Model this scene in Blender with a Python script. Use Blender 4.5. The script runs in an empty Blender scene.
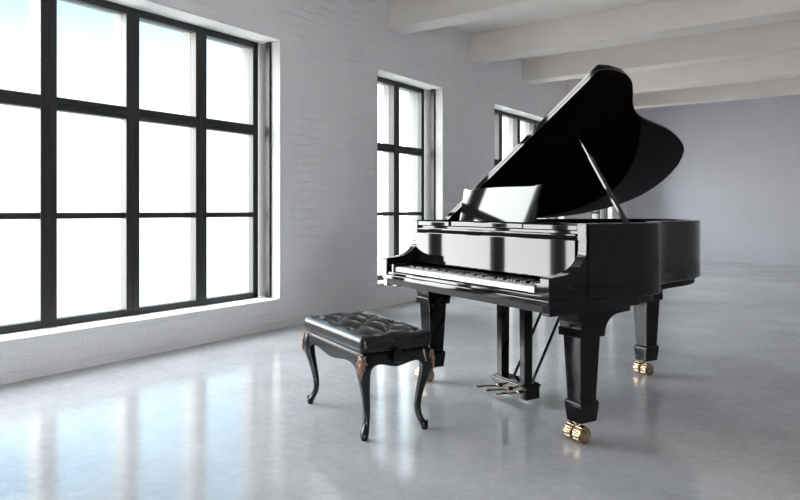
import bpy, bmesh, math, random
from mathutils import Vector, Matrix
random.seed(7)
PI = math.pi
C = bpy.context.scene.collection

# ------------------------------------------------------------------ helpers
def obj(name, bm, mat, parent=None, smooth=None, loc=(0, 0, 0), rot=(0, 0, 0)):
    """Link a bmesh as ONE mesh object; smooth = auto-smooth angle in degrees."""
    bmesh.ops.recalc_face_normals(bm, faces=bm.faces)
    if smooth is not None:
        lim = math.radians(smooth)
        for f in bm.faces:
            f.smooth = True
        for e in bm.edges:
            if len(e.link_faces) == 2:
                e.smooth = e.calc_face_angle(0) < lim
            else:
                e.smooth = False
    me = bpy.data.meshes.new(name)
    bm.to_mesh(me)
    bm.free()
    me.materials.append(mat)
    o = bpy.data.objects.new(name, me)
    C.objects.link(o)
    o.location = loc
    o.rotation_euler = rot
    if parent:
        o.parent = parent
    return o

def empty(name, loc=(0, 0, 0), rz=0, parent=None):
    o = bpy.data.objects.new(name, None)
    C.objects.link(o)
    o.location = loc
    o.rotation_euler = (0, 0, rz)
    o.empty_display_size = 0.1
    if parent:
        o.parent = parent
    return o

def structure(o, label=None):
    o['kind'] = 'structure'
    if label:
        o['label'] = label
    return o

def add_box(bm, x0, x1, y0, y1, z0, z1, bev=0.0, seg=2):
    vs = [bm.verts.new((x, y, z)) for z in (z0, z1) for x, y in ((x0, y0), (x1, y0), (x1, y1), (x0, y1))]
    fs = [(0, 3, 2, 1), (4, 5, 6, 7), (0, 1, 5, 4), (1, 2, 6, 5), (2, 3, 7, 6), (3, 0, 4, 7)]
    faces = [bm.faces.new([vs[i] for i in f]) for f in fs]
    if bev > 0:
        es = list({e for f in faces for e in f.edges})
        bmesh.ops.bevel(bm, geom=es, offset=bev, segments=seg, profile=0.5, affect='EDGES')
    return vs

def box(x0, x1, y0, y1, z0, z1, bev=0.0, seg=2):
    bm = bmesh.new()
    add_box(bm, x0, x1, y0, y1, z0, z1, bev, seg)
    return bm

def add_loft(bm, rings, caps=True, closed=True):
    """rings: lists of points with equal count, joined one after the other."""
    vr = [[bm.verts.new(p) for p in r] for r in rings]
    n = len(vr[0])
    for a, b in zip(vr, vr[1:]):
        for i in range(n if closed else n - 1):
            j = (i + 1) % n
            bm.faces.new((a[i], a[j], b[j], b[i]))
    if caps:
        bm.faces.new(vr[0][::-1])
        bm.faces.new(vr[-1])
    return vr

def rect_ring(cx, cy, z, hx, hy):
    return [(cx - hx, cy - hy, z), (cx + hx, cy - hy, z), (cx + hx, cy + hy, z), (cx - hx, cy + hy, z)]

def add_prism(bm, pts, axis, a, b, bev=0.0, seg=2):
    """Extrude a 2D outline along axis ('x': pts are (y,z); 'y': (x,z); 'z': (x,y)) from a to b."""
    def P(p, t):
        return {'x': (t, p[0], p[1]), 'y': (p[0], t, p[1]), 'z': (p[0], p[1], t)}[axis]
    lo = [bm.verts.new(P(p, a)) for p in pts]
    hi = [bm.verts.new(P(p, b)) for p in pts]
    n = len(pts)
    f1 = bm.faces.new(lo[::-1])
    f2 = bm.faces.new(hi)
    for i in range(n):
        j = (i + 1) % n
        bm.faces.new((lo[i], lo[j], hi[j], hi[i]))
    if bev > 0:
        es = list(set(f1.edges) | set(f2.edges))
        bmesh.ops.bevel(bm, geom=es, offset=bev, segments=seg, profile=0.5, affect='EDGES')

def prism(pts, axis, a, b, bev=0.0, seg=2):
    bm = bmesh.new()
    add_prism(bm, pts, axis, a, b, bev, seg)
    return bm

def catmull(pts, n=6, closed=False):
    out = []
    m = len(pts)
    rng = range(m if closed else m - 1)
    for i in rng:
        if closed:
            p0, p1, p2, p3 = pts[(i - 1) % m], pts[i], pts[(i + 1) % m], pts[(i + 2) % m]
        else:
            p0, p1, p2, p3 = pts[max(i - 1, 0)], pts[i], pts[i + 1], pts[min(i + 2, m - 1)]
        for k in range(n):
            t = k / n
            out.append(tuple(0.5 * ((2 * b) + (-a + c) * t + (2 * a - 5 * b + 4 * c - d) * t * t + (-a + 3 * b - 3 * c + d) * t ** 3)
                             for a, b, c, d in zip(p0, p1, p2, p3)))
    if not closed:
        out.append(tuple(pts[-1]))
    return out

def offset_path(pts, d):
    """Offset an open 2D path to its left by d."""
    out = []
    for i, p in enumerate(pts):
        a = Vector(pts[max(i - 1, 0)]); b = Vector(pts[min(i + 1, len(pts) - 1)])
        t = (b - a).normalized()
        out.append((p[0] - t.y * d, p[1] + t.x * d))
    return out

def add_tube(bm, path, radii, seg=12, caps=True):
    pts = [Vector(p) for p in path]
    if not hasattr(radii, '__len__'):
        radii = [radii] * len(pts)
    rings = []
    ref = None
    for i, p in enumerate(pts):
        t = (pts[min(i + 1, len(pts) - 1)] - pts[max(i - 1, 0)]).normalized()
        if ref is None:
            ref = Vector((0, 0, 1)) if abs(t.z) < 0.9 else Vector((1, 0, 0))
        u = (ref - t * ref.dot(t)).normalized()
        v = t.cross(u)
        ref = u
        rings.append([p + (u * math.cos(a) + v * math.sin(a)) * radii[i] for a in [2 * PI * k / seg for k in range(seg)]])
    add_loft(bm, rings, caps)

def add_lathe(bm, prof, axis='z', center=(0, 0, 0), seg=32, ridge=None):
    """prof: (radius, height) pairs; ridge(k, i) may return an added radius."""
    rings = []
    for i, (r, h) in enumerate(prof):
        ring = []
        for k in range(seg):
            a = 2 * PI * k / seg
            rr = r + (ridge(k, i) if ridge else 0)
            c, s = rr * math.cos(a), rr * math.sin(a)
            p = {'z': (c, s, h), 'x': (h, c, s), 'y': (c, h, s)}[axis]
            ring.append((p[0] + center[0], p[1] + center[1], p[2] + center[2]))
        rings.append(ring)
    add_loft(bm, rings, caps=True)

def add_ellipsoid(bm, c, r, rot=None, seg=12):
    M = Matrix.Translation(c) @ (rot.to_4x4() if rot else Matrix.Identity(4)) @ Matrix.Diagonal((*r, 1))
    bmesh.ops.create_uvsphere(bm, u_segments=seg, v_segments=max(6, seg * 2 // 3), radius=1, matrix=M)

# ------------------------------------------------------------------ materials
def new_mat(name):
    m = bpy.data.materials.new(name)
    m.use_nodes = True
    nt = m.node_tree
    return m, nt, nt.nodes['Principled BSDF']

def simple(name, col, rough=0.5, metal=0.0, spec=0.5, noise=None, coat=0.0):
    m, nt, b = new_mat(name)
    b.inputs['Base Color'].default_value = (*col, 1)
    b.inputs['Roughness'].default_value = rough
    b.inputs['Metallic'].default_value = metal
    b.inputs['Specular IOR Level'].default_value = spec
    b.inputs['Coat Weight'].default_value = coat
    b.inputs['Coat Roughness'].default_value = 0.03
    if noise:
        sc, amt = noise
        tc = nt.nodes.new('ShaderNodeTexCoord')
        nz = nt.nodes.new('ShaderNodeTexNoise'); nz.inputs['Scale'].default_value = sc; nz.inputs['Detail'].default_value = 4
        mp = nt.nodes.new('ShaderNodeMapRange')
        mp.inputs['To Min'].default_value = max(0, rough - amt); mp.inputs['To Max'].default_value = rough + amt
        nt.links.new(tc.outputs['Object'], nz.inputs['Vector'])
        nt.links.new(nz.outputs['Fac'], mp.inputs['Value'])
        nt.links.new(mp.outputs['Result'], b.inputs['Roughness'])
    return m

def wall_mat(name, col, bricks=False, bump=0.25):
    m, nt, b = new_mat(name)
    L = nt.links.new
    tc = nt.nodes.new('ShaderNodeTexCoord')
    nz = nt.nodes.new('ShaderNodeTexNoise'); nz.inputs['Scale'].default_value = 3.0; nz.inputs['Detail'].default_value = 6
    L(tc.outputs['Object'], nz.inputs['Vector'])
    ramp = nt.nodes.new('ShaderNodeMix'); ramp.data_type = 'RGBA'
    ramp.inputs['A'].default_value = (*[c * 0.93 for c in col], 1)
    ramp.inputs['B'].default_value = (*[min(1, c * 1.05) for c in col], 1)
    L(nz.outputs['Fac'], ramp.inputs['Factor'])
    L(ramp.outputs['Result'], b.inputs['Base Color'])
    b.inputs['Roughness'].default_value = 0.75
    b.inputs['Specular IOR Level'].default_value = 0.25
    fine = nt.nodes.new('ShaderNodeTexNoise'); fine.inputs['Scale'].default_value = 26; fine.inputs['Detail'].default_value = 5
    L(tc.outputs['Object'], fine.inputs['Vector'])
    bp = nt.nodes.new('ShaderNodeBump'); bp.inputs['Strength'].default_value = bump; bp.inputs['Distance'].default_value = 0.01
    L(fine.outputs['Fac'], bp.inputs['Height'])
    last = bp
    if bricks:
        sep = nt.nodes.new('ShaderNodeSeparateXYZ'); L(tc.outputs['Object'], sep.inputs[0])
        add = nt.nodes.new('ShaderNodeMath'); add.operation = 'ADD'
        L(sep.outputs['X'], add.inputs[0]); L(sep.outputs['Y'], add.inputs[1])
        com = nt.nodes.new('ShaderNodeCombineXYZ'); L(add.outputs[0], com.inputs['X']); L(sep.outputs['Z'], com.inputs['Y'])
        wob = nt.nodes.new('ShaderNodeTexNoise'); wob.inputs['Scale'].default_value = 7; wob.inputs['Detail'].default_value = 3
        L(tc.outputs['Object'], wob.inputs['Vector'])
        ws = nt.nodes.new('ShaderNodeVectorMath'); ws.operation = 'SCALE'; ws.inputs['Scale'].default_value = 0.06
        L(wob.outputs['Color'], ws.inputs[0])
        wa = nt.nodes.new('ShaderNodeVectorMath'); wa.operation = 'ADD'
        L(com.outputs[0], wa.inputs[0]); L(ws.outputs[0], wa.inputs[1])
        br = nt.nodes.new('ShaderNodeTexBrick')
        br.inputs['Scale'].default_value = 1.0
        br.inputs['Brick Width'].default_value = 0.25; br.inputs['Row Height'].default_value = 0.085
        br.inputs['Mortar Size'].default_value = 0.008; br.inputs['Mortar Smooth'].default_value = 0.9
        br.inputs['Color1'].default_value = (1, 1, 1, 1); br.inputs['Color2'].default_value = (0.72, 0.72, 0.72, 1)
        br.inputs['Mortar'].default_value = (0.0, 0.0, 0.0, 1)
        L(wa.outputs[0], br.inputs['Vector'])
        patch = nt.nodes.new('ShaderNodeTexNoise'); patch.inputs['Scale'].default_value = 1.6; patch.inputs['Detail'].default_value = 3
        L(tc.outputs['Object'], patch.inputs['Vector'])
        pm = nt.nodes.new('ShaderNodeMapRange')
        pm.inputs['From Min'].default_value = 0.35; pm.inputs['From Max'].default_value = 0.65
        pm.inputs['To Min'].default_value = 0.25; pm.inputs['To Max'].default_value = 1.0
        L(patch.outputs['Fac'], pm.inputs['Value'])
        b2 = nt.nodes.new('ShaderNodeBump'); b2.inputs['Distance'].default_value = 0.012
        st = nt.nodes.new('ShaderNodeMath'); st.operation = 'MULTIPLY'; st.inputs[1].default_value = 0.68
        L(pm.outputs['Result'], st.inputs[0]); L(st.outputs[0], b2.inputs['Strength'])
        L(br.outputs['Color'], b2.inputs['Height'])
        L(bp.outputs['Normal'], b2.inputs['Normal'])
        last = b2
    L(last.outputs['Normal'], b.inputs['Normal'])
    return m

def floor_mat():
    m, nt, b = new_mat('polished_concrete')
    L = nt.links.new
    tc = nt.nodes.new('ShaderNodeTexCoord')
    n1 = nt.nodes.new('ShaderNodeTexNoise'); n1.inputs['Scale'].default_value = 0.9; n1.inputs['Detail'].default_value = 8; n1.inputs['Roughness'].default_value = 0.62
    n2 = nt.nodes.new('ShaderNodeTexNoise'); n2.inputs['Scale'].default_value = 22; n2.inputs['Detail'].default_value = 6; n2.inputs['Roughness'].default_value = 0.7
    L(tc.outputs['Object'], n1.inputs['Vector']); L(tc.outputs['Object'], n2.inputs['Vector'])
    mx = nt.nodes.new('ShaderNodeMath'); mx.operation = 'MULTIPLY_ADD'; mx.inputs[1].default_value = 0.45
    L(n2.outputs['Fac'], mx.inputs[0]); L(n1.outputs['Fac'], mx.inputs[2])
    r = nt.nodes.new('ShaderNodeValToRGB')
    r.color_ramp.elements[0].position = 0.5; r.color_ramp.elements[0].color = (*FLOOR_A, 1)
    r.color_ramp.elements[1].position = 0.95; r.color_ramp.elements[1].color = (*FLOOR_B, 1)
    L(mx.outputs[0], r.inputs['Fac']); L(r.outputs['Color'], b.inputs['Base Color'])
    rr = nt.nodes.new('ShaderNodeMapRange')
    rr.inputs['From Min'].default_value = 0.3; rr.inputs['From Max'].default_value = 0.75
    rr.inputs['To Min'].default_value = 0.05; rr.inputs['To Max'].default_value = 0.16
    L(n2.outputs['Fac'], rr.inputs['Value']); L(rr.outputs['Result'], b.inputs['Roughness'])
    b.inputs['Specular IOR Level'].default_value = 0.5
    bp = nt.nodes.new('ShaderNodeBump'); bp.inputs['Strength'].default_value = 0.05; bp.inputs['Distance'].default_value = 0.01
    L(n2.outputs['Fac'], bp.inputs['Height']); L(bp.outputs['Normal'], b.inputs['Normal'])
    return m

def glass_mat():
    m = bpy.data.materials.new('window_glass')
    m.use_nodes = True
    nt = m.node_tree
    nt.nodes.clear()
    out = nt.nodes.new('ShaderNodeOutputMaterial')
    tr = nt.nodes.new('ShaderNodeBsdfTransparent'); tr.inputs['Color'].default_value = (0.97, 0.985, 0.985, 1)
    gl = nt.nodes.new('ShaderNodeBsdfGlossy'); gl.inputs['Roughness'].default_value = 0.0
    lw = nt.nodes.new('ShaderNodeLayerWeight'); lw.inputs['Blend'].default_value = 0.5
    pw = nt.nodes.new('ShaderNodeMath'); pw.operation = 'POWER'; pw.inputs[1].default_value = 5
    nt.links.new(lw.outputs['Facing'], pw.inputs[0])
    fr = nt.nodes.new('ShaderNodeMath'); fr.operation = 'MULTIPLY_ADD'; fr.inputs[1].default_value = 0.9; fr.inputs[2].default_value = 0.035
    nt.links.new(pw.outputs[0], fr.inputs[0])
    mx = nt.nodes.new('ShaderNodeMixShader')
    nt.links.new(fr.outputs[0], mx.inputs[0]); nt.links.new(tr.outputs[0], mx.inputs[1]); nt.links.new(gl.outputs[0], mx.inputs[2])
    nt.links.new(mx.outputs[0], out.inputs[0])
    return m

FLOOR_A = (0.36, 0.365, 0.39)
FLOOR_B = (0.58, 0.585, 0.615)
M = {}
M['brick'] = wall_mat('painted_brick', (0.83, 0.83, 0.86), bricks=True)
M['plaster'] = wall_mat('plaster', (0.70, 0.70, 0.76), bump=0.06)
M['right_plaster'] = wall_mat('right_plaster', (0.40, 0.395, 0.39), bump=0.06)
M['ceiling'] = wall_mat('ceiling_paint', (0.86, 0.81, 0.77), bump=0.05)
M['floor'] = floor_mat()
M['glass'] = glass_mat()
M['frame'] = simple('dark_steel', (0.022, 0.023, 0.024), 0.42, spec=0.5, noise=(30, 0.08))
M['white_frame'] = simple('casing_paint', (0.17, 0.168, 0.16), 0.6)
M['stone'] = wall_mat('reveal_stone', (0.16, 0.165, 0.165), bump=0.5)
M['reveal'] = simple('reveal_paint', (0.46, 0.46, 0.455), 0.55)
M['sill'] = simple('sill_paint', (0.82, 0.82, 0.81), 0.45, noise=(20, 0.1))
M['lacquer'] = simple('piano_lacquer', (0.0045, 0.0045, 0.005), 0.04, spec=0.5)
M['lid'] = simple('lid_lacquer', (0.003, 0.003, 0.0038), 0.05, spec=0.02)
M['lacquer_satin'] = simple('leg_lacquer', (0.0045, 0.0045, 0.005), 0.07, spec=0.3)
M['underside'] = simple('underside_paint', (0.008, 0.008, 0.008), 0.55, spec=0.2)
M['felt'] = simple('black_felt', (0.006, 0.006, 0.006), 0.9, spec=0.1)
M['ivory'] = simple('white_key', (0.86, 0.86, 0.84), 0.18)
M['ebony'] = simple('black_key', (0.006, 0.006, 0.007), 0.2)
M['brass'] = simple('brass', (0.50, 0.37, 0.25), 0.17, metal=1.0)
M['dark_brass'] = simple('dark_brass', (0.30, 0.21, 0.13), 0.28, metal=1.0)
M['bronze'] = simple('bronze', (0.27, 0.155, 0.105), 0.3, metal=1.0, noise=(60, 0.12))
M['steel'] = simple('steel', (0.55, 0.55, 0.56), 0.25, metal=1.0)
M['plate'] = simple('gilt_iron', (0.45, 0.27, 0.12), 0.38, metal=1.0)
M['wood'] = simple('spruce', (0.40, 0.22, 0.09), 0.35)
M['leather'] = simple('black_leather', (0.007, 0.007, 0.0085), 0.27, spec=0.55, noise=(60, 0.012))
M['bench_wood'] = simple('bench_lacquer', (0.005, 0.005, 0.006), 0.20, spec=0.45)

# ------------------------------------------------------------------ the room
XL, XR, YB, YF, ZC = -4.27, 5.2, -4.2, 14.92, 3.41     # left wall face, right, near end, far end, ceiling
WT = 0.52                                               # thickness of the window wall
W0, W1 = 0.254, 2.60                                    # window sill and head
WINS = [(-1.56, 4.21), (5.65, 7.016), (8.415, 11.12), (12.50, 13.87)]

structure(obj('floor', box(XL - WT, XR + 0.3, YB - 0.3, YF + 0.3, -0.2, 0), M['floor']), 'glossy grey polished concrete floor')
structure(obj('ceiling', box(XL - WT, XR + 0.3, YB - 0.3, YF + 0.3, ZC, ZC + 0.2), M['ceiling']), 'pale painted ceiling between the beams')

FILL_WIN = (-3.7, -0.5)                                       # unseen window, added in the right wall behind the camera for fill light
def wall_with_openings(wins, xo, xi):
    bm = bmesh.new()
    ys = sorted({YB - 0.3, YF + 0.3, *[y for w in wins for y in w]})
    zs = [0, W0, W1, ZC]
    def solid(i, j):
        if i < 0 or j < 0 or i >= len(ys) - 1 or j >= 3:
            return False
        mid = (ys[i] + ys[i + 1]) / 2
        return not (j == 1 and any(a < mid < b for a, b in wins))
    cache = {}
    def V(x, y, z):
        k = (x, y, z)
        if k not in cache:
            cache[k] = bm.verts.new(k)
        return cache[k]
    for i in range(len(ys) - 1):
        for j in range(3):
            if not solid(i, j):
                continue
            y0, y1, z0, z1 = ys[i], ys[i + 1], zs[j], zs[j + 1]
            bm.faces.new((V(xi, y0, z0), V(xi, y1, z0), V(xi, y1, z1), V(xi, y0, z1)))
            bm.faces.new((V(xo, y0, z0), V(xo, y0, z1), V(xo, y1, z1), V(xo, y1, z0)))
            if not solid(i - 1, j):
                bm.faces.new((V(xi, y0, z0), V(xi, y0, z1), V(xo, y0, z1), V(xo, y0, z0)))
            if not solid(i + 1, j):
                bm.faces.new((V(xi, y1, z0), V(xo, y1, z0), V(xo, y1, z1), V(xi, y1, z1)))
            if not solid(i, j - 1):
                bm.faces.new((V(xi, y0, z0), V(xo, y0, z0), V(xo, y1, z0), V(xi, y1, z0)))
            if not solid(i, j + 1):
                bm.faces.new((V(xi, y0, z1), V(xi, y1, z1), V(xo, y1, z1), V(xo, y0, z1)))
    return bm

structure(obj('wall_left', wall_with_openings(WINS, XL - WT, XL), M['brick']), 'grey-white painted brick wall with four tall windows')
structure(obj('wall_back', box(XL, XR, YF, YF + 0.3, 0, ZC), M['plaster']), 'smooth pale grey plaster wall at the far end')
structure(obj('wall_right', wall_with_openings([FILL_WIN], XR + 0.3, XR), M['right_plaster']))
structure(obj('wall_front', box(XL, XR, YB - 0.3, YB, 0, ZC), M['plaster']))

# ceiling beams: one every 1.8 m, running from the window wall across the room
for k, (a, b) in enumerate([(0.45, 0.75), (2.25, 2.55), (4.05, 4.35), (5.85, 6.15), (7.68, 7.98), (9.42, 9.72), (11.2, 11.5), (12.96, 13.26), (-1.35, -1.05), (-3.15, -2.85)]):
    structure(obj('trim_%d' % (k + 1), box(XL, XR, a, b, 3.07, ZC, 0.006), M['ceiling']), 'white painted ceiling beam crossing the room')

# windows: dark steel casements set 0.23 m deep in the opening
FX0, FX1 = XL - 0.30, XL - 0.235
def make_window(n, y0, y1, first, step, cols):
    w = structure(empty('window_%d' % n, (0, 0, 0)))
    w['label'] = ['very wide window of black steel panes nearest the camera',
                  'narrow black steel window behind the keyboard end',
                  'black steel window partly hidden by the raised lid',
                  'farthest black steel window seen through the gap below the lid'][n - 1]
    zb, zt = W0 + 0.012, W1 - 0.012
    lines = [first + step * i for i in range(cols + 1)]
    def bars(name, rects, x0, x1, mat, parent=w, bev=0.004):
        bm = bmesh.new()
        for a, b, c, d in rects:
            add_box(bm, x0, x1, a, b, c, d, bev, 1)
        return structure(obj(name, bm, mat, parent))
    bars('window_sill', [(y0, y1, W0, W0 + 0.012)], XL - 0.30, XL + 0.004, M['sill'], bev=0.003)
    # white painted plaster of the reveal, in front of the guide rail
    bars('reveal_lining', [(y1 - 0.008, y1, zb, W1), (y0, y0 + 0.008, zb, W1)], XL - 0.112, XL + 0.002, M['reveal'], bev=0.002)
    bars('head_lining', [(y0, y1, W1 - 0.008, W1)], XL - 0.23, XL + 0.002, M['sill'], bev=0.002)
    # bare stone of the reveal, outside the guide rail
    bars('reveal_stone', [(y1 - 0.006, y1, zb, W1), (y0, y0 + 0.006, zb, W1)], XL - WT, XL - 0.168, M['stone'], bev=0.001)
    bars('head_stone', [(y0, y1, W1 - 0.006, W1)], XL - WT, XL - 0.23, M['stone'], bev=0.001)
    # outer frame
    bars('window_frame', [(y0 + 0.008, lines[0] + 0.052, zb, zt), (lines[-1] - 0.052, lines[-1] + 0.01, zb, zt),
                          (y0 + 0.008, lines[-1], zb, zb + 0.05), (y0 + 0.008, lines[-1], zt - 0.05, zt)], FX0, FX1, M['frame'])
    for s in (0, 1):
        yy = (y0 + 0.008, y0 + 0.03) if s == 0 else (y1 - 0.03, y1 - 0.004)
        bars('guide_rail', [(*yy, zb, W1 - 0.004)], XL - 0.168, XL - 0.112, M['frame'])
    for y in lines[1:-1]:
        bars('mullion', [(y - 0.055, y - 0.004, zb + 0.03, zt - 0.03), (y + 0.004, y + 0.055, zb + 0.03, zt - 0.03), (y - 0.006, y + 0.006, zb + 0.03, zt - 0.03)],
             FX0, FX1 + 0.008, M['frame'])
        bars('mullion_casing', [(y - 0.05, y + 0.05, zb, zt)], XL - 0.40, FX0 - 0.004, M['white_frame'])
    bars('transom', [(lines[0], lines[-1], 1.748, 1.788), (lines[0], lines[-1], 1.796, 1.838), (lines[0], lines[-1], 1.785, 1.80)], FX0, FX1 + 0.004, M['frame'])
    for a, b in zip(lines, lines[1:]):
        bars('glazing_bar', [(a + 0.045, b - 0.045, 1.002, 1.044)], FX0 + 0.01, FX1 - 0.004, M['frame'])
        for z0, z1 in ((zb + 0.04, 1.01), (1.036, 1.755), (1.83, zt - 0.04)):
            bm = box(FX0 + 0.028, FX0 + 0.033, a + 0.045, b - 0.045, z0, z1)
            structure(obj('pane', bm, M['glass'], w))
    return w
make_window(1, *WINS[0], 4.15 - 9 * 0.628, 0.628, 9)
make_window(2, *WINS[1], 5.74, 0.60, 2)
make_window(3, *WINS[2], 8.44, 0.65, 4)
make_window(4, *WINS[3], 12.59, 0.60, 2)

fill_w = structure(empty('window_5'))  # added out of view to brighten the brick wall opposite
bm = bmesh.new()
for k in range(5):
    y = FILL_WIN[0] + (FILL_WIN[1] - FILL_WIN[0] - 0.06) * k / 4
    add_box(bm, XR + 0.15, XR + 0.21, y, y + 0.06, W0, W1)
for z in (W0, 1.02, 1.79, W1 - 0.05):
    add_box(bm, XR + 0.16, XR + 0.20, *FILL_WIN, z, z + 0.05)
structure(obj('window_frame', bm, M['frame'], fill_w))
structure(obj('pane', box(XR + 0.178, XR + 0.182, *FILL_WIN, W0, W1), M['glass'], fill_w))

# ------------------------------------------------------------------ the grand piano
PA = math.radians(-23.996)
piano = empty('grand_piano', (-1.764, 2.958, 0), PA)
piano['label'] = 'glossy black grand piano with raised lid beside the tufted bench'
piano['category'] = 'piano'

XLf, XRt = -0.715, 0.74
HT = math.radians(30.25)
# outline of the lid as seen flat (x, y), from its right front corner round the tail to the hinge side
lid_right = [(0.752, 0.50), (0.768, 0.516), (0.777, 0.58), (0.766, 0.685), (0.727, 0.775), (0.656, 0.862), (0.566, 0.955), (0.500, 1.051), (0.455, 1.158),
             (0.418, 1.31), (0.374, 1.483), (0.302, 1.666), (0.216, 1.816), (0.122, 1.912), (-0.012, 1.998), (-0.185, 2.050),
             (-0.347, 2.040), (-0.465, 1.972), (-0.555, 1.866), (-0.618, 1.735), (-0.665, 1.590), (-0.700, 1.40), (-0.715, 1.20)]
lid_curve = catmull(lid_right, 5)
rim_pts = [(XRt, 0.225), (XRt, 0.36), (XRt, 0.52), (0.738, 0.64), (0.708, 0.765), (0.642, 0.855), (0.553, 0.946), (0.485, 1.045), (0.44, 1.155),
           (0.405, 1.305), (0.372, 1.483), (0.318, 1.64), (0.225, 1.79), (0.118, 1.885), (-0.02, 1.965), (-0.185, 2.015),
           (-0.34, 2.005), (-0.452, 1.945), (-0.542, 1.845), (-0.606, 1.72), (-0.655, 1.58), (-0.69, 1.40), (XLf, 1.15), (XLf, 0.80), (XLf, 0.45), (XLf, 0.225)]
rim = catmull(rim_pts, 5)

def ring_wall(path, d0, d1, z0, z1, bev=0.004):
    """A bent board following the path, between offsets d0 and d1 (to the left = inwards)."""
    a = offset_path(path, d0) if d0 else [tuple(p) for p in path]
    b = offset_path(path, d1)
    bm = bmesh.new()
    rings = []
    for p, q in zip(a, b):
        P = Vector(p); Q = Vector(q); t = (Q - P).normalized()
        p2 = P + t * bev; q2 = Q - t * bev
        rings.append([(p[0], p[1], z0 + bev), (p[0], p[1], z1 - bev), (p2.x, p2.y, z1), (q2.x, q2.y, z1),
                      (q[0], q[1], z1 - bev), (q[0], q[1], z0 + bev), (q2.x, q2.y, z0), (p2.x, p2.y, z0)])
    add_loft(bm, rings)
    return bm

case = obj('case_rim', ring_wall(rim, 0, 0.055, 0.65, 1.0), M['lacquer'], piano, smooth=40)
# lower frame under the rim
frame_path = catmull([(XRt - 0.012, 0.012)] + [(x, y) for x, y in rim_pts[1:-1]] + [(XLf + 0.012, 0.012)], 5)
n_in = offset_path(frame_path, 0.034)
n_in[0] = (XRt - 0.014, 0.012); n_in[-1] = (XLf + 0.014, 0.012)
obj('bottom_frame', prism([p for p in n_in], 'z', 0.611, 0.652), M['underside'], piano, smooth=40)
# bottom board on the treble side, flush with the case
obj('side_moulding', prism([(0.008, 0.60), (0.50, 0.60), (0.50, 0.612), (0.575, 0.612), (0.575, 0.648), (0.008, 0.648)], 'x', XRt - 0.05, XRt - 0.003, 0.002), M['lacquer'], piano)
obj('side_moulding', prism([(0.008, 0.60), (0.50, 0.60), (0.50, 0.612), (0.575, 0.612), (0.575, 0.648), (0.008, 0.648)], 'x', XLf + 0.003, XLf + 0.05, 0.002), M['lacquer'], piano)

# arms: flat in front, then sweeping up to the rim
arm = [(0.0, 0.669), (0.0, 0.762), (0.006, 0.768)]
arm += catmull([(0.02, 0.769), (0.08, 0.774), (0.13, 0.784), (0.165, 0.799), (0.195, 0.820), (0.214, 0.842), (0.2225, 0.868), (0.224, 0.914)], 5)
arm += [(0.232, 0.915), (0.232, 0.931), (0.224, 0.932), (0.224, 0.996), (0.228, 1.0), (0.245, 1.0), (0.245, 0.669)]
for x0, x1 in ((XLf, XLf + 0.055), (XRt - 0.055, XRt)):
    obj('arm', prism(arm, 'x', x0, x1, 0.0025), M['lacquer'], piano, smooth=22)

XI0, XI1 = XLf + 0.055, XRt - 0.055
obj('key_bed', box(XLf, XRt, 0.0, 0.60, 0.645, 0.668, 0.003), M['lacquer'], piano)
obj('key_slip', box(XI0, XI1, 0.008, 0.028, 0.669, 0.686, 0.003), M['lacquer'], piano)
for x0, x1 in ((XI0, -0.607), (0.622, XI1)):
    obj('key_block', box(x0 + 0.001, x1 - 0.001, 0.02, 0.19, 0.669, 0.735, 0.004), M['lacquer'], piano)
obj('bass_lock_block', box(XLf + 0.075, XLf + 0.13, 0.03, 0.12, 0.598, 0.612, 0.002), M['lacquer'], piano)

# keyboard: 52 white and 36 black keys
kb = obj('keyboard', box(-0.606, 0.620, 0.045, 0.23, 0.669, 0.688), M['felt'], piano)
kw = 1.224 / 52
kx0 = -0.605
white0 = obj('white_key', box(-kw / 2 + 0.0006, kw / 2 - 0.0006, 0.032, 0.205, 0.69, 0.7165, 0.0016), M['ivory'], kb)
bk = bmesh.new()
add_loft(bk, [rect_ring(0, 0.1475, 0.7165, 0.0058, 0.0545), rect_ring(0, 0.1485, 0.7265, 0.0045, 0.051), rect_ring(0, 0.150, 0.7285, 0.0038, 0.049)])
black0 = obj('black_key', bk, M['ebony'], kb)
first_w = first_b = True
for i in range(52):
    x = kx0 + kw * (i + 0.5)
    if first_w:
        o = white0; first_w = False
    else:
        o = white0.copy(); C.objects.link(o); o.parent = kb
    o.location = (x, 0, 0)
    if i < 51 and (i - 2) % 7 not in (2, 6):             # a keyboard begins on A: no black key after B and E
        if first_b:
            o = black0; first_b = False
        else:
            o = black0.copy(); C.objects.link(o); o.parent = kb
        o.location = (x + kw / 2, 0, 0)

# fallboard and its hinge
obj('fallboard', box(XI0 + 0.002, XI1 - 0.001, 0.213, 0.235, 0.738, 0.924, 0.003), M['lacquer'], piano)
hb = bmesh.new()
add_box(hb, XI0 + 0.002, XI1 - 0.001, 0.219, 0.238, 0.925, 0.938, 0.002)
for k in range(72):                                       # knuckles of the long piano hinge
    x = XI0 + 0.012 + (XI1 - XI0 - 0.024) * (k + 0.5) / 72
    add_lathe(hb, [(0.0025, x - 0.0055), (0.004, x - 0.0045), (0.004, x + 0.0045), (0.0025, x + 0.0055)], 'x', (0, 0.2185, 0.931), 8)
obj('fallboard_hinge', hb, M['felt'], piano)
obj('fallboard_rail', box(XI0 + 0.002, XI1 - 0.001, 0.215, 0.238, 0.941, 0.952, 0.003), M['lacquer'], piano)
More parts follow.
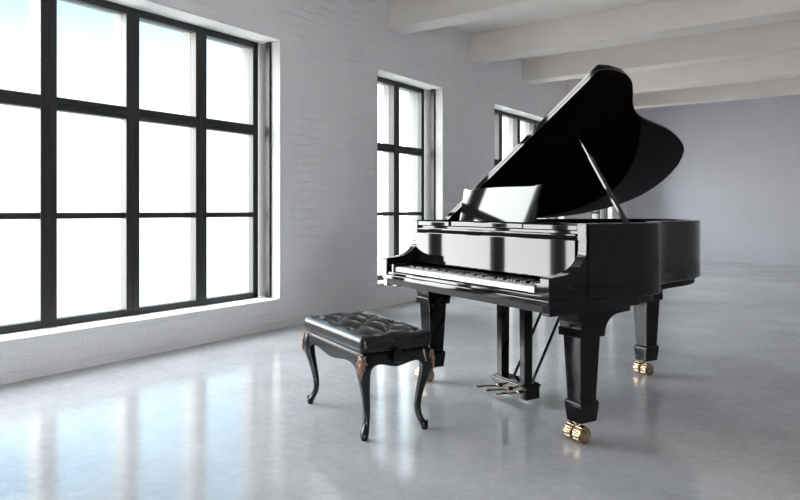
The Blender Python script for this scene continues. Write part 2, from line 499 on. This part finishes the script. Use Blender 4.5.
# music shelf: side leaves and the sliding tray
obj('music_shelf', box(XI0 + 0.002, -0.33, 0.228, 0.52, 0.966, 0.992, 0.003), M['lacquer'], piano)
obj('music_shelf', box(0.318, XI1 - 0.002, 0.228, 0.52, 0.966, 0.992, 0.003), M['lacquer'], piano)
obj('music_tray', box(-0.30, 0.315, 0.226, 0.56, 0.968, 0.994, 0.003), M['lacquer'], piano)
obj('shelf_rail', box(XI0 + 0.002, XI1 - 0.002, 0.245, 0.52, 0.94, 0.964), M['lacquer'], piano)

# music desk, tilted back 15 degrees
desk_out = [(-0.362, 0.0), (0.290, 0.0)] + catmull([(0.288, 0.03), (0.284, 0.09), (0.283, 0.14), (0.287, 0.175), (0.296, 0.199)], 4) + [(0.288, 0.203), (0.262, 0.2035)]
desk_out += catmull([(0.25, 0.196), (0.20, 0.1945), (0.10, 0.1965), (-0.04, 0.198), (-0.18, 0.1965), (-0.28, 0.192), (-0.33, 0.189)], 4)
desk_out += [(-0.342, 0.199), (-0.375, 0.2005)] + catmull([(-0.374, 0.18), (-0.368, 0.13), (-0.363, 0.07), (-0.362, 0.02)], 4)
dk = obj('music_desk', prism(desk_out, 'y', 0.0, 0.014, 0.0015, 1), M['lacquer'], piano, smooth=12, loc=(0, 0.33, 0.996), rot=(math.radians(-13), 0, 0))
obj('desk_strut', box(-0.03, 0.0, 0.014, 0.02, 0.03, 0.16, 0.002), M['lacquer'], dk)

# inside of the case
inner = offset_path(rim, 0.056)
obj('soundboard', prism(inner, 'z', 0.80, 0.812), M['wood'], piano)
pl = [p for p in offset_path(rim, 0.07)]
plate_path = [p for p in pl if p[1] > 0.52]
ip = obj('iron_plate', ring_wall(plate_path, 0, 0.13, 0.86, 0.885), M['plate'], piano, smooth=40)
for (xa, ya, xb, yb) in ((-0.50, 0.60, -0.42, 1.80), (-0.22, 0.60, -0.25, 1.92), (0.08, 0.60, -0.06, 1.86), (0.36, 0.60, 0.18, 1.45)):
    bm = bmesh.new()
    add_tube(bm, [(xa, ya, 0.885), (xb, yb, 0.885)], [0.022, 0.016], 8)
    obj('plate_strut', bm, M['plate'], ip, smooth=60)
obj('pin_block', box(XI0 + 0.002, XI1 - 0.002, 0.53, 0.68, 0.85, 0.89, 0.004), M['plate'], piano)
sb = bmesh.new()
for k in range(90):
    t = k / 89
    xa = -0.60 + 1.22 * t
    ln = 1.22 * (1 - t) ** 1.15 + 0.10
    add_tube(sb, [(xa, 0.66, 0.897), (xa - 0.10 * (1 - t), 0.66 + ln, 0.893)], 0.0011, 4, False)
so = obj('strings', sb, M['steel'], piano)
so['kind'] = 'stuff'
obj('damper_rail', box(-0.60, 0.58, 0.70, 0.725, 0.905, 0.925, 0.004), M['lacquer'], piano)

# the lid, its folded-back front flap, hinges and prop
hx = XLf
lid_out = [(hx - 0.012, 0.50)] + [(x, y) for x, y in lid_curve] + [(hx - 0.012, 1.15)]
lid = obj('lid', prism([(x - hx, y) for x, y in lid_out], 'z', 0.0, 0.0145, 0.001, 1), M['lid'], piano, smooth=22,
          loc=(hx, 0, 1.001), rot=(0, -HT, 0))
lid.data.materials.append(M['lacquer'])
for p in lid.data.polygons:
    if p.normal.z > -0.5:
        p.material_index = 1
flap_out = [(-0.018, 0.498), (1.485, 0.498), (1.491, 0.515), (1.494, 0.57), (1.486, 0.665), (1.46, 0.735), (1.43, 0.762), (-0.018, 0.762)]
obj('lid_flap', prism(flap_out, 'z', 0.0152, 0.0297, 0.001, 1), M['lacquer'], lid, smooth=22)
for y in (0.52, 0.71):
    bm = bmesh.new()
    add_lathe(bm, [(0.004, y - 0.03), (0.005, y - 0.028), (0.005, y + 0.028), (0.004, y + 0.03)], 'y', (-0.012, 0, 0.0), 12)
    obj('lid_hinge', bm, M['brass'], lid, smooth=40)
def rod(p, q, w0, w1, d0, d1, bev=0.003):
    """Square rod from p to q."""
    p, q = Vector(p), Vector(q)
    t = (q - p).normalized()
    u = Vector((0, 1, 0)); u = (u - t * u.dot(t)).normalized()
    v = t.cross(u)
    rings = []
    for c, w, d in ((p, w0, d0), (q, w1, d1)):
        rings.append([c - u * w - v * d, c + u * w - v * d, c + u * w + v * d, c - u * w + v * d])
    bm = bmesh.new()
    add_loft(bm, rings)
    if bev:
        bmesh.ops.bevel(bm, geom=list(bm.edges), offset=bev, segments=2, profile=0.5, affect='EDGES')
    return bm
pb = Vector((0.70, 0.545, 0.985)); pt = Vector((0.215, 0.655, 1.553))
prop = obj('lid_prop', rod(pb, pb.lerp(pt, 0.62), 0.013, 0.011, 0.009, 0.008), M['lacquer'], piano)
obj('prop_tip', rod(pb.lerp(pt, 0.60), pt, 0.0075, 0.006, 0.006, 0.005, 0.002), M['lacquer'], prop)
pbm = bmesh.new()
add_lathe(pbm, [(0.006, -0.012), (0.007, -0.010), (0.007, 0.010), (0.006, 0.012)], 'x', tuple(pb.lerp(pt, 0.61)), 12)
obj('prop_pin', pbm, M['brass'], prop, smooth=40)

# legs with capital, foot block and double-wheel caster
def make_leg(x, y, bracket, mirror=1):
    bm = bmesh.new()
    s = [(0.158, 0.0495), (0.170, 0.0480), (0.49, 0.0585)]
    rings = [rect_ring(0, 0, 0.17, 0.041, 0.049), rect_ring(0, 0, 0.49, 0.054, 0.064)]
    add_loft(bm, rings)
    bmesh.ops.bevel(bm, geom=list(bm.edges), offset=0.003, segments=2, profile=0.5, affect='EDGES')
    leg = obj('leg', bm, M['lacquer_satin'], piano, loc=(x, y, 0))
    cb = bmesh.new()
    add_loft(cb, [rect_ring(0, -0.002, 0.484, 0.069, 0.078), rect_ring(0, -0.002, 0.524, 0.069, 0.078)])
    bmesh.ops.bevel(cb, geom=list(cb.edges), offset=0.003, segments=2, profile=0.5, affect='EDGES')
    obj('leg_collar', cb, M['lacquer_satin'], leg)
    # capital flaring to the underside; the front bracket sweeps further back along the case
    pr = [(-0.073, 0.52)] + catmull([(-0.073, 0.53), (-0.078, 0.555), (-0.09, 0.58), (-0.105, 0.60)], 4)
    if bracket:
        pr += [(-0.105, 0.612), (0.255, 0.612), (0.255, 0.585)] + catmull([(0.215, 0.584), (0.16, 0.579), (0.125, 0.566), (0.10, 0.545), (0.086, 0.520), (0.080, 0.482)], 5) + [(0.0, 0.482), (0.0, 0.50)]
    else:
        pr += [(-0.105, 0.612), (0.105, 0.612)] + catmull([(0.105, 0.60), (0.09, 0.58), (0.078, 0.555), (0.073, 0.53)], 4) + [(0.073, 0.52)]
    obj('leg_capital', prism(pr, 'x', -0.066, 0.066, 0.003), M['lacquer_satin'], leg, smooth=22)
    fb = bmesh.new()
    add_loft(fb, [rect_ring(0, 0, 0.092, 0.043, 0.051), rect_ring(0, 0, 0.166, 0.050, 0.060), rect_ring(0, 0, 0.182, 0.050, 0.060), rect_ring(0, 0, 0.190, 0.045, 0.053)])
    bmesh.ops.bevel(fb, geom=[e for e in fb.edges], offset=0.0025, segments=2, profile=0.5, affect='EDGES')
    obj('foot_block', fb, M['lacquer_satin'], leg)
    return leg
R = 0.040
def wheel_bm(s):
    bm = bmesh.new()
    prof = [(0.012, 0.006), (R - 0.006, 0.006), (R - 0.001, 0.009), (R, 0.012), (R, 0.046), (R - 0.002, 0.050), (R - 0.007, 0.052), (R - 0.009, 0.048),
            (0.022, 0.047), (0.020, 0.051), (0.012, 0.053), (0.004, 0.053)]
    prof = [(r, s * h) for r, h in prof]
    add_lathe(bm, prof, 'x', (0, 0, 0), 60, ridge=lambda k, i: (-0.0035 if k % 4 in (0, 1) else 0.0) if 2 <= i <= 4 else 0)
    return bm
def caster(leg, rz, ox, oy):
    br = bmesh.new()
    add_lathe(br, [(0.020, 0.094), (0.020, 0.088), (0.012, 0.085), (0.010, 0.072), (0.016, 0.066), (0.016, 0.060)], 'z', (0, 0, 0), 24)
    add_box(br, -0.0055, 0.0055, -0.018, 0.018, 0.028, 0.066, 0.002)
    add_tube(br, [(-0.05, 0, R), (0.05, 0, R)], 0.006, 12)
    obj('caster_bracket', br, M['brass'], leg, smooth=35, loc=(ox, oy, 0), rot=(0, 0, rz))
    for s in (-1, 1):
        wh = obj('caster_wheel', wheel_bm(s), M['brass'], leg, smooth=35, loc=(ox, oy, R + 0.001), rot=(0, 0, rz))
l1 = make_leg(0.655, 0.285, True)
caster(l1, math.radians(-6), 0.0, -0.03)
l2 = make_leg(-0.575, 0.285, True)
caster(l2, math.radians(8), -0.02, -0.05)
l3 = make_leg(-0.005, 1.565, False)
caster(l3, math.radians(-6), 0.0, -0.03)

# lyre with pedals and its two rear braces
lyre = empty('pedal_lyre', (-0.02, 0.42, 0), 0, piano)
bm = bmesh.new()
add_box(bm, -0.145, 0.145, 0.0, 0.10, 0.028, 0.095, 0.002)
obj('lyre_base', bm, M['lacquer'], lyre)
bm = bmesh.new()
add_box(bm, -0.152, 0.152, -0.007, 0.107, 0.095, 0.106, 0.003)
add_box(bm, -0.143, 0.143, 0.002, 0.098, 0.106, 0.114, 0.002)
obj('lyre_moulding', bm, M['lacquer'], lyre)
for x in (-0.105, 0.090):
    bm = bmesh.new()
    add_loft(bm, [rect_ring(x, 0.05, 0.113, 0.019, 0.028), rect_ring(x, 0.05, 0.615, 0.021, 0.031)])
    obj('lyre_column', bm, M['lacquer_satin'], lyre)
bm = bmesh.new()
add_tube(bm, [(0.045, 0.06, 0.113), (0.045, 0.06, 0.615)], 0.0035, 10)
obj('pedal_rod', bm, M['dark_brass'], lyre, smooth=60)
obj('lyre_top', box(-0.16, 0.16, -0.01, 0.11, 0.585, 0.612, 0.003), M['lacquer'], lyre)
for x in (-0.08, 0.075):
    bm = bmesh.new()
    add_tube(bm, [(x, 0.10, 0.085), (x, 0.42, 0.615)], 0.0085, 12)
    obj('lyre_brace', bm, M['lacquer_satin'], lyre, smooth=60)
for x in (-0.075, 0.015, 0.100):
    bm = bmesh.new()
    path = [(x, 0.02, 0.060), (x - 0.008, -0.03, 0.063), (x - 0.013, -0.06, 0.066), (x - 0.018, -0.085, 0.068), (x - 0.024, -0.115, 0.069), (x - 0.029, -0.140, 0.068), (x - 0.031, -0.150, 0.066)]
    wd = [0.007, 0.007, 0.009, 0.015, 0.0175, 0.014, 0.006]
    th = [0.005, 0.005, 0.005, 0.0045, 0.004, 0.0035, 0.002]
    rings = []
    for (px, py, pz), w, t in zip(path, wd, th):
        rings.append([(px + w * math.cos(a), py, pz + t * math.sin(a)) for a in [2 * PI * k / 12 for k in range(12)]])
    add_loft(bm, rings)
    pd = obj('pedal', bm, M['brass'], lyre, smooth=60)
    bm = bmesh.new()
    add_ellipsoid(bm, (x, -0.012, 0.066), (0.011, 0.011, 0.012))
    obj('pedal_boss', bm, M['brass'], pd, smooth=60) if False else obj('pedal_boss', bm, M['brass'], lyre, smooth=60)

# ------------------------------------------------------------------ the bench
def loc_to_world(x, y, z=0):
    c, s = math.cos(PA), math.sin(PA)
    return (-1.764 + c * x - s * y, 2.958 + s * x + c * y, z)
bench = empty('piano_bench', loc_to_world(-0.186, -0.405), PA + math.radians(-1.4))
bench['label'] = 'black tufted leather piano bench on curved legs in front of the keyboard'
bench['category'] = 'bench'
BL, BW = 0.358, 0.189                                       # half sizes of the seat
ZA = 0.390

def rounded_box_bm(hx_, hy_, z0, z1, r, nx, ny, nz, top):
    """Box of nx*ny*nz quads with rounded edges; top(x, y, edge) moves the upper face."""
    bm = bmesh.new()
    cache = {}
    zc, hz = (z0 + z1) / 2, (z1 - z0) / 2
    def V(i, j, k):
        key = (i, j, k)
        if key in cache:
            return cache[key]
        def samp(q, n, h):                                # denser near the edges
            t = -1 + 2 * q / n
            t = math.sin(t * PI / 2) * 0.35 + t * 0.65
            return t * h
        p = Vector((samp(i, nx, hx_), samp(j, ny, hy_), samp(k, nz, hz)))
        c = Vector((max(-hx_ + r, min(hx_ - r, p.x)), max(-hy_ + r, min(hy_ - r, p.y)), max(-hz + r, min(hz - r, p.z))))
        d = p - c
        if d.length > 1e-9:
            p = c + d.normalized() * r
        if k == nz or p.z > hz - r * 0.9:
            e = min(hx_ - abs(p.x), hy_ - abs(p.y))
            p.z += top(p.x, p.y, e)
        cache[key] = bm.verts.new((p.x, p.y, p.z + zc))
        return cache[key]
    for i in range(nx):
        for j in range(ny):
            bm.faces.new((V(i, j, 0), V(i, j + 1, 0), V(i + 1, j + 1, 0), V(i + 1, j, 0)))
            bm.faces.new((V(i, j, nz), V(i + 1, j, nz), V(i + 1, j + 1, nz), V(i, j + 1, nz)))
    for i in range(nx):
        for k in range(nz):
            bm.faces.new((V(i, 0, k), V(i + 1, 0, k), V(i + 1, 0, k + 1), V(i, 0, k + 1)))
            bm.faces.new((V(i, ny, k), V(i, ny, k + 1), V(i + 1, ny, k + 1), V(i + 1, ny, k)))
    for j in range(ny):
        for k in range(nz):
            bm.faces.new((V(0, j, k), V(0, j, k + 1), V(0, j + 1, k + 1), V(0, j + 1, k)))
            bm.faces.new((V(nx, j, k), V(nx, j + 1, k), V(nx, j + 1, k + 1), V(nx, j, k + 1)))
    return bm
TA, TB = 0.118, 0.094                                      # tuft spacing
def tuft(x, y, e):
    fade = max(0.0, min(1.0, (e - 0.012) / 0.05))
    p = (x / TA + y / TB); q = (x / TA - y / TB)
    s = abs(math.sin(PI * p / 2 + PI / 4 * 0)) * abs(math.sin(PI * q / 2))
    pillow = s ** 0.45
    crown = 0.010 * (1 - (x / BL) ** 2) * (1 - (y / BW) ** 2)
    return crown * 1.0 + fade * 0.030 * (pillow - 0.60)
cush = obj('cushion', rounded_box_bm(BL + 0.004, BW + 0.004, 0.396, 0.480, 0.028, 120, 68, 16, tuft), M['leather'], bench, smooth=80)
for i in range(-5, 6):
    for j in range(-3, 4):
        if (i + j) % 2:
            continue
        x, y = i * TA, j * TB
        if abs(x) > BL - 0.055 or abs(y) > BW - 0.055:
            continue
        bm = bmesh.new()
        add_ellipsoid(bm, (x, y, 0.478 + tuft(x, y, 0.1) + 0.001), (0.0085, 0.0085, 0.004))
        obj('button', bm, M['leather'], cush, smooth=80)

fr = obj('seat_frame', box(-BL + 0.012, BL - 0.012, -BW + 0.012, BW - 0.012, 0.374, 0.396, 0.003), M['bench_wood'], bench)
def apron_profile(h, drop):
    pts = []
    n = 28
    for k in range(n + 1):
        t = -1 + 2 * k / n
        a = abs(t)
        z = ZA - (0.046 + drop * (0.5 + 0.5 * math.cos(PI * min(1, a / 0.62))) * 0.5 + 0.06 * max(0, (a - 0.72) / 0.28) ** 1.8)
        pts.append((t * h, z))
    return [(-h, ZA)] + pts + [(h, ZA)]
for s in (-1, 1):
    y0, y1 = sorted((s * (BW - 0.004), s * (BW - 0.024)))
    obj('apron', prism(apron_profile(BL - 0.03, 0.040), 'y', y0, y1, 0.002), M['bench_wood'], bench, smooth=22)
    x0, x1 = sorted((s * (BL - 0.004), s * (BL - 0.024)))
    obj('apron', prism(apron_profile(BW - 0.03, 0.034), 'x', x0, x1, 0.002), M['bench_wood'], bench, smooth=22)
    mb = bmesh.new()
LEG = [  # z, outward shift along each axis, half width
    (0.393, -0.030, 0.031), (0.365, -0.026, 0.0325), (0.335, -0.021, 0.032), (0.305, -0.021, 0.029), (0.27, -0.027, 0.025), (0.22, -0.037, 0.020),
    (0.16, -0.047, 0.0165), (0.11, -0.051, 0.0150), (0.075, -0.048, 0.0145), (0.05, -0.040, 0.0155), (0.032, -0.031, 0.0175), (0.015, -0.026, 0.0165), (0.0, -0.026, 0.0125)]
prof = catmull(LEG, 4)
for sx in (-1, 1):
    for sy in (-1, 1):
        bm = bmesh.new()
        rings = []
        for z, o, r in prof:
            cx_, cy_ = sx * (BL + o), sy * (BW + o)
            ring = []
            for k in range(16):
                a = 2 * PI * k / 16
                ca, sa = math.cos(a), math.sin(a)
                e = 0.62
                ring.append((cx_ + r * math.copysign(abs(ca) ** e, ca), cy_ + r * math.copysign(abs(sa) ** e, sa), z))
            rings.append(ring)
        add_loft(bm, rings)
        # scroll toe
        add_ellipsoid(bm, (sx * (BL - 0.018), sy * (BW - 0.018), 0.034), (0.008, 0.008, 0.012))
        leg = obj('leg', bm, M['bench_wood'], bench, smooth=60)
        # gilt leaf ornament on the knee
        ob = bmesh.new()
        d = Vector((sx, sy, 0)).normalized()
        t = Vector((-d.y, d.x, 0))
        for zz, off, sc, tilt in ((0.372, 0.000, 0.017, 0.0), (0.376, 0.011, 0.013, 0.45), (0.376, -0.011, 0.013, -0.45), (0.362, 0.017, 0.013, 0.7), (0.362, -0.017, 0.013, -0.7),
                                  (0.350, 0.009, 0.015, 0.3), (0.350, -0.009, 0.015, -0.3), (0.345, 0.0, 0.017, 0.0), (0.335, 0.013, 0.011, 0.5), (0.335, -0.013, 0.011, -0.5),
                                  (0.322, 0.005, 0.013, 0.2), (0.322, -0.005, 0.013, -0.2), (0.305, 0.0, 0.012, 0.0), (0.293, 0.0, 0.008, 0.0)):
            # radius and shift of the leg at this height
            ks = [q for q in prof if q[0] <= zz][0]
            edge = (ks[1] + ks[2] * 0.80) * math.sqrt(2) + 0.0035
            c = Vector((sx * BL, sy * BW, zz)) + d * (edge - abs(off) * 0.55) + t * off
            rot = Matrix.Rotation(tilt, 3, d) @ Matrix((t, d, Vector((0, 0, 1)))).transposed()
            add_ellipsoid(ob, c, (sc * 0.45, 0.0065, sc * 1.0), rot, 10)
        obj('ornament', ob, M['bronze'], leg, smooth=70)
kb_ = bmesh.new()
add_lathe(kb_, [(0.010, BL - 0.005), (0.010, BL + 0.012), (0.030, BL + 0.014), (0.032, BL + 0.018), (0.032, BL + 0.032), (0.029, BL + 0.036), (0.012, BL + 0.037)], 'x', (0, -0.008, 0.380), 32)
obj('height_knob', kb_, M['bench_wood'], bench, smooth=40)

# ------------------------------------------------------------------ daylight
SIDE_GLOW, OVERHEAD = 12.0, 12.0
wld = bpy.data.worlds.new('overcast_sky')
bpy.context.scene.world = wld
wld.use_nodes = True
nt = wld.node_tree
nt.nodes.clear()
L = nt.links.new
out = nt.nodes.new('ShaderNodeOutputWorld')
bg = nt.nodes.new('ShaderNodeBackground')
tc = nt.nodes.new('ShaderNodeTexCoord')
nrm = nt.nodes.new('ShaderNodeVectorMath'); nrm.operation = 'NORMALIZE'
L(tc.outputs['Generated'], nrm.inputs[0])
sep = nt.nodes.new('ShaderNodeSeparateXYZ'); L(nrm.outputs[0], sep.inputs[0])
mp = nt.nodes.new('ShaderNodeMapRange'); mp.interpolation_type = 'SMOOTHSTEP'
mp.inputs['From Min'].default_value = 0.12; mp.inputs['From Max'].default_value = 0.33
L(sep.outputs['Z'], mp.inputs['Value'])
mixc = nt.nodes.new('ShaderNodeMix'); mixc.data_type = 'RGBA'; mixc.clamp_result = False
mixc.inputs['A'].default_value = (1.7, 1.85, 1.9, 1)
mixc.inputs['B'].default_value = (0.62, 1.45, 2.1, 1)
L(mp.outputs['Result'], mixc.inputs['Factor'])
# added sky brightness, left of view and overhead, for room light and reflections
hy = nt.nodes.new('ShaderNodeVectorMath'); hy.operation = 'MULTIPLY'; hy.inputs[1].default_value = (1, 1, 0)
L(nrm.outputs[0], hy.inputs[0])
hn = nt.nodes.new('ShaderNodeVectorMath'); hn.operation = 'NORMALIZE'; L(hy.outputs[0], hn.inputs[0])
hs = nt.nodes.new('ShaderNodeSeparateXYZ'); L(hn.outputs[0], hs.inputs[0])
gm = nt.nodes.new('ShaderNodeMapRange'); gm.interpolation_type = 'SMOOTHSTEP'
gm.inputs['From Min'].default_value = 0.26; gm.inputs['From Max'].default_value = -0.02
gm.inputs['To Min'].default_value = 0.0; gm.inputs['To Max'].default_value = SIDE_GLOW
L(hs.outputs['Y'], gm.inputs['Value'])
gz = nt.nodes.new('ShaderNodeMapRange')                   # the added side brightness grows with height
gz.inputs['From Min'].default_value = 0.0; gz.inputs['From Max'].default_value = 0.30
gz.inputs['To Min'].default_value = 1.0; gz.inputs['To Max'].default_value = 1.45
L(sep.outputs['Z'], gz.inputs['Value'])
gq = nt.nodes.new('ShaderNodeMath'); gq.operation = 'MULTIPLY'
L(gm.outputs['Result'], gq.inputs[0]); L(gz.outputs['Result'], gq.inputs[1])
zm = nt.nodes.new('ShaderNodeMapRange'); zm.interpolation_type = 'SMOOTHSTEP'
zm.inputs['From Min'].default_value = 0.46; zm.inputs['From Max'].default_value = 0.66
zm.inputs['To Min'].default_value = 0.0; zm.inputs['To Max'].default_value = OVERHEAD
L(sep.outputs['Z'], zm.inputs['Value'])
cb = nt.nodes.new('ShaderNodeMapRange'); cb.interpolation_type = 'SMOOTHSTEP'   # added sky brightness along the wall for the floor reflection
cb.inputs['From Min'].default_value = 0.68; cb.inputs['From Max'].default_value = 0.82
cb.inputs['To Min'].default_value = 0.0; cb.inputs['To Max'].default_value = 3.2
L(hs.outputs['Y'], cb.inputs['Value'])
mc = nt.nodes.new('ShaderNodeMath'); mc.operation = 'MAXIMUM'
L(gq.outputs[0], mc.inputs[0]); L(cb.outputs['Result'], mc.inputs[1])
mxx = nt.nodes.new('ShaderNodeMath'); mxx.operation = 'MAXIMUM'
L(mc.outputs[0], mxx.inputs[0]); L(zm.outputs['Result'], mxx.inputs[1])
gv = nt.nodes.new('ShaderNodeVectorMath'); gv.operation = 'SCALE'
gv.inputs[0].default_value = (1.0, 0.975, 0.945)
L(mxx.outputs[0], gv.inputs['Scale'])
# the hazy ground far below is darker than the sky
lo = nt.nodes.new('ShaderNodeMapRange'); lo.interpolation_type = 'SMOOTHSTEP'
lo.inputs['From Min'].default_value = -0.35; lo.inputs['From Max'].default_value = -0.10
lo.inputs['To Min'].default_value = 0.4; lo.inputs['To Max'].default_value = 1.0
L(sep.outputs['Z'], lo.inputs['Value']); L(lo.outputs['Result'], bg.inputs['Strength'])
ad = nt.nodes.new('ShaderNodeVectorMath'); ad.operation = 'ADD'
L(mixc.outputs['Result'], ad.inputs[0]); L(gv.outputs[0], ad.inputs[1])
L(ad.outputs[0], bg.inputs['Color'])
L(bg.outputs[0], out.inputs[0])

# ------------------------------------------------------------------ camera and view
cam = bpy.data.cameras.new('camera')
co = bpy.data.objects.new('camera', cam)
C.objects.link(co)
co.location = (0, 0, 1.056)
co.rotation_euler = (PI / 2, 0, math.atan2(460, 655))
cam.sensor_width = 36
cam.lens = 655 / 800 * 36
cam.shift_y = -39 / 800
cam.clip_end = 500
sc = bpy.context.scene
sc.camera = co
sc.view_settings.view_transform = 'Standard'
sc.view_settings.look = 'None'
sc.view_settings.gamma = 1
sc.view_settings.exposure = 0.0
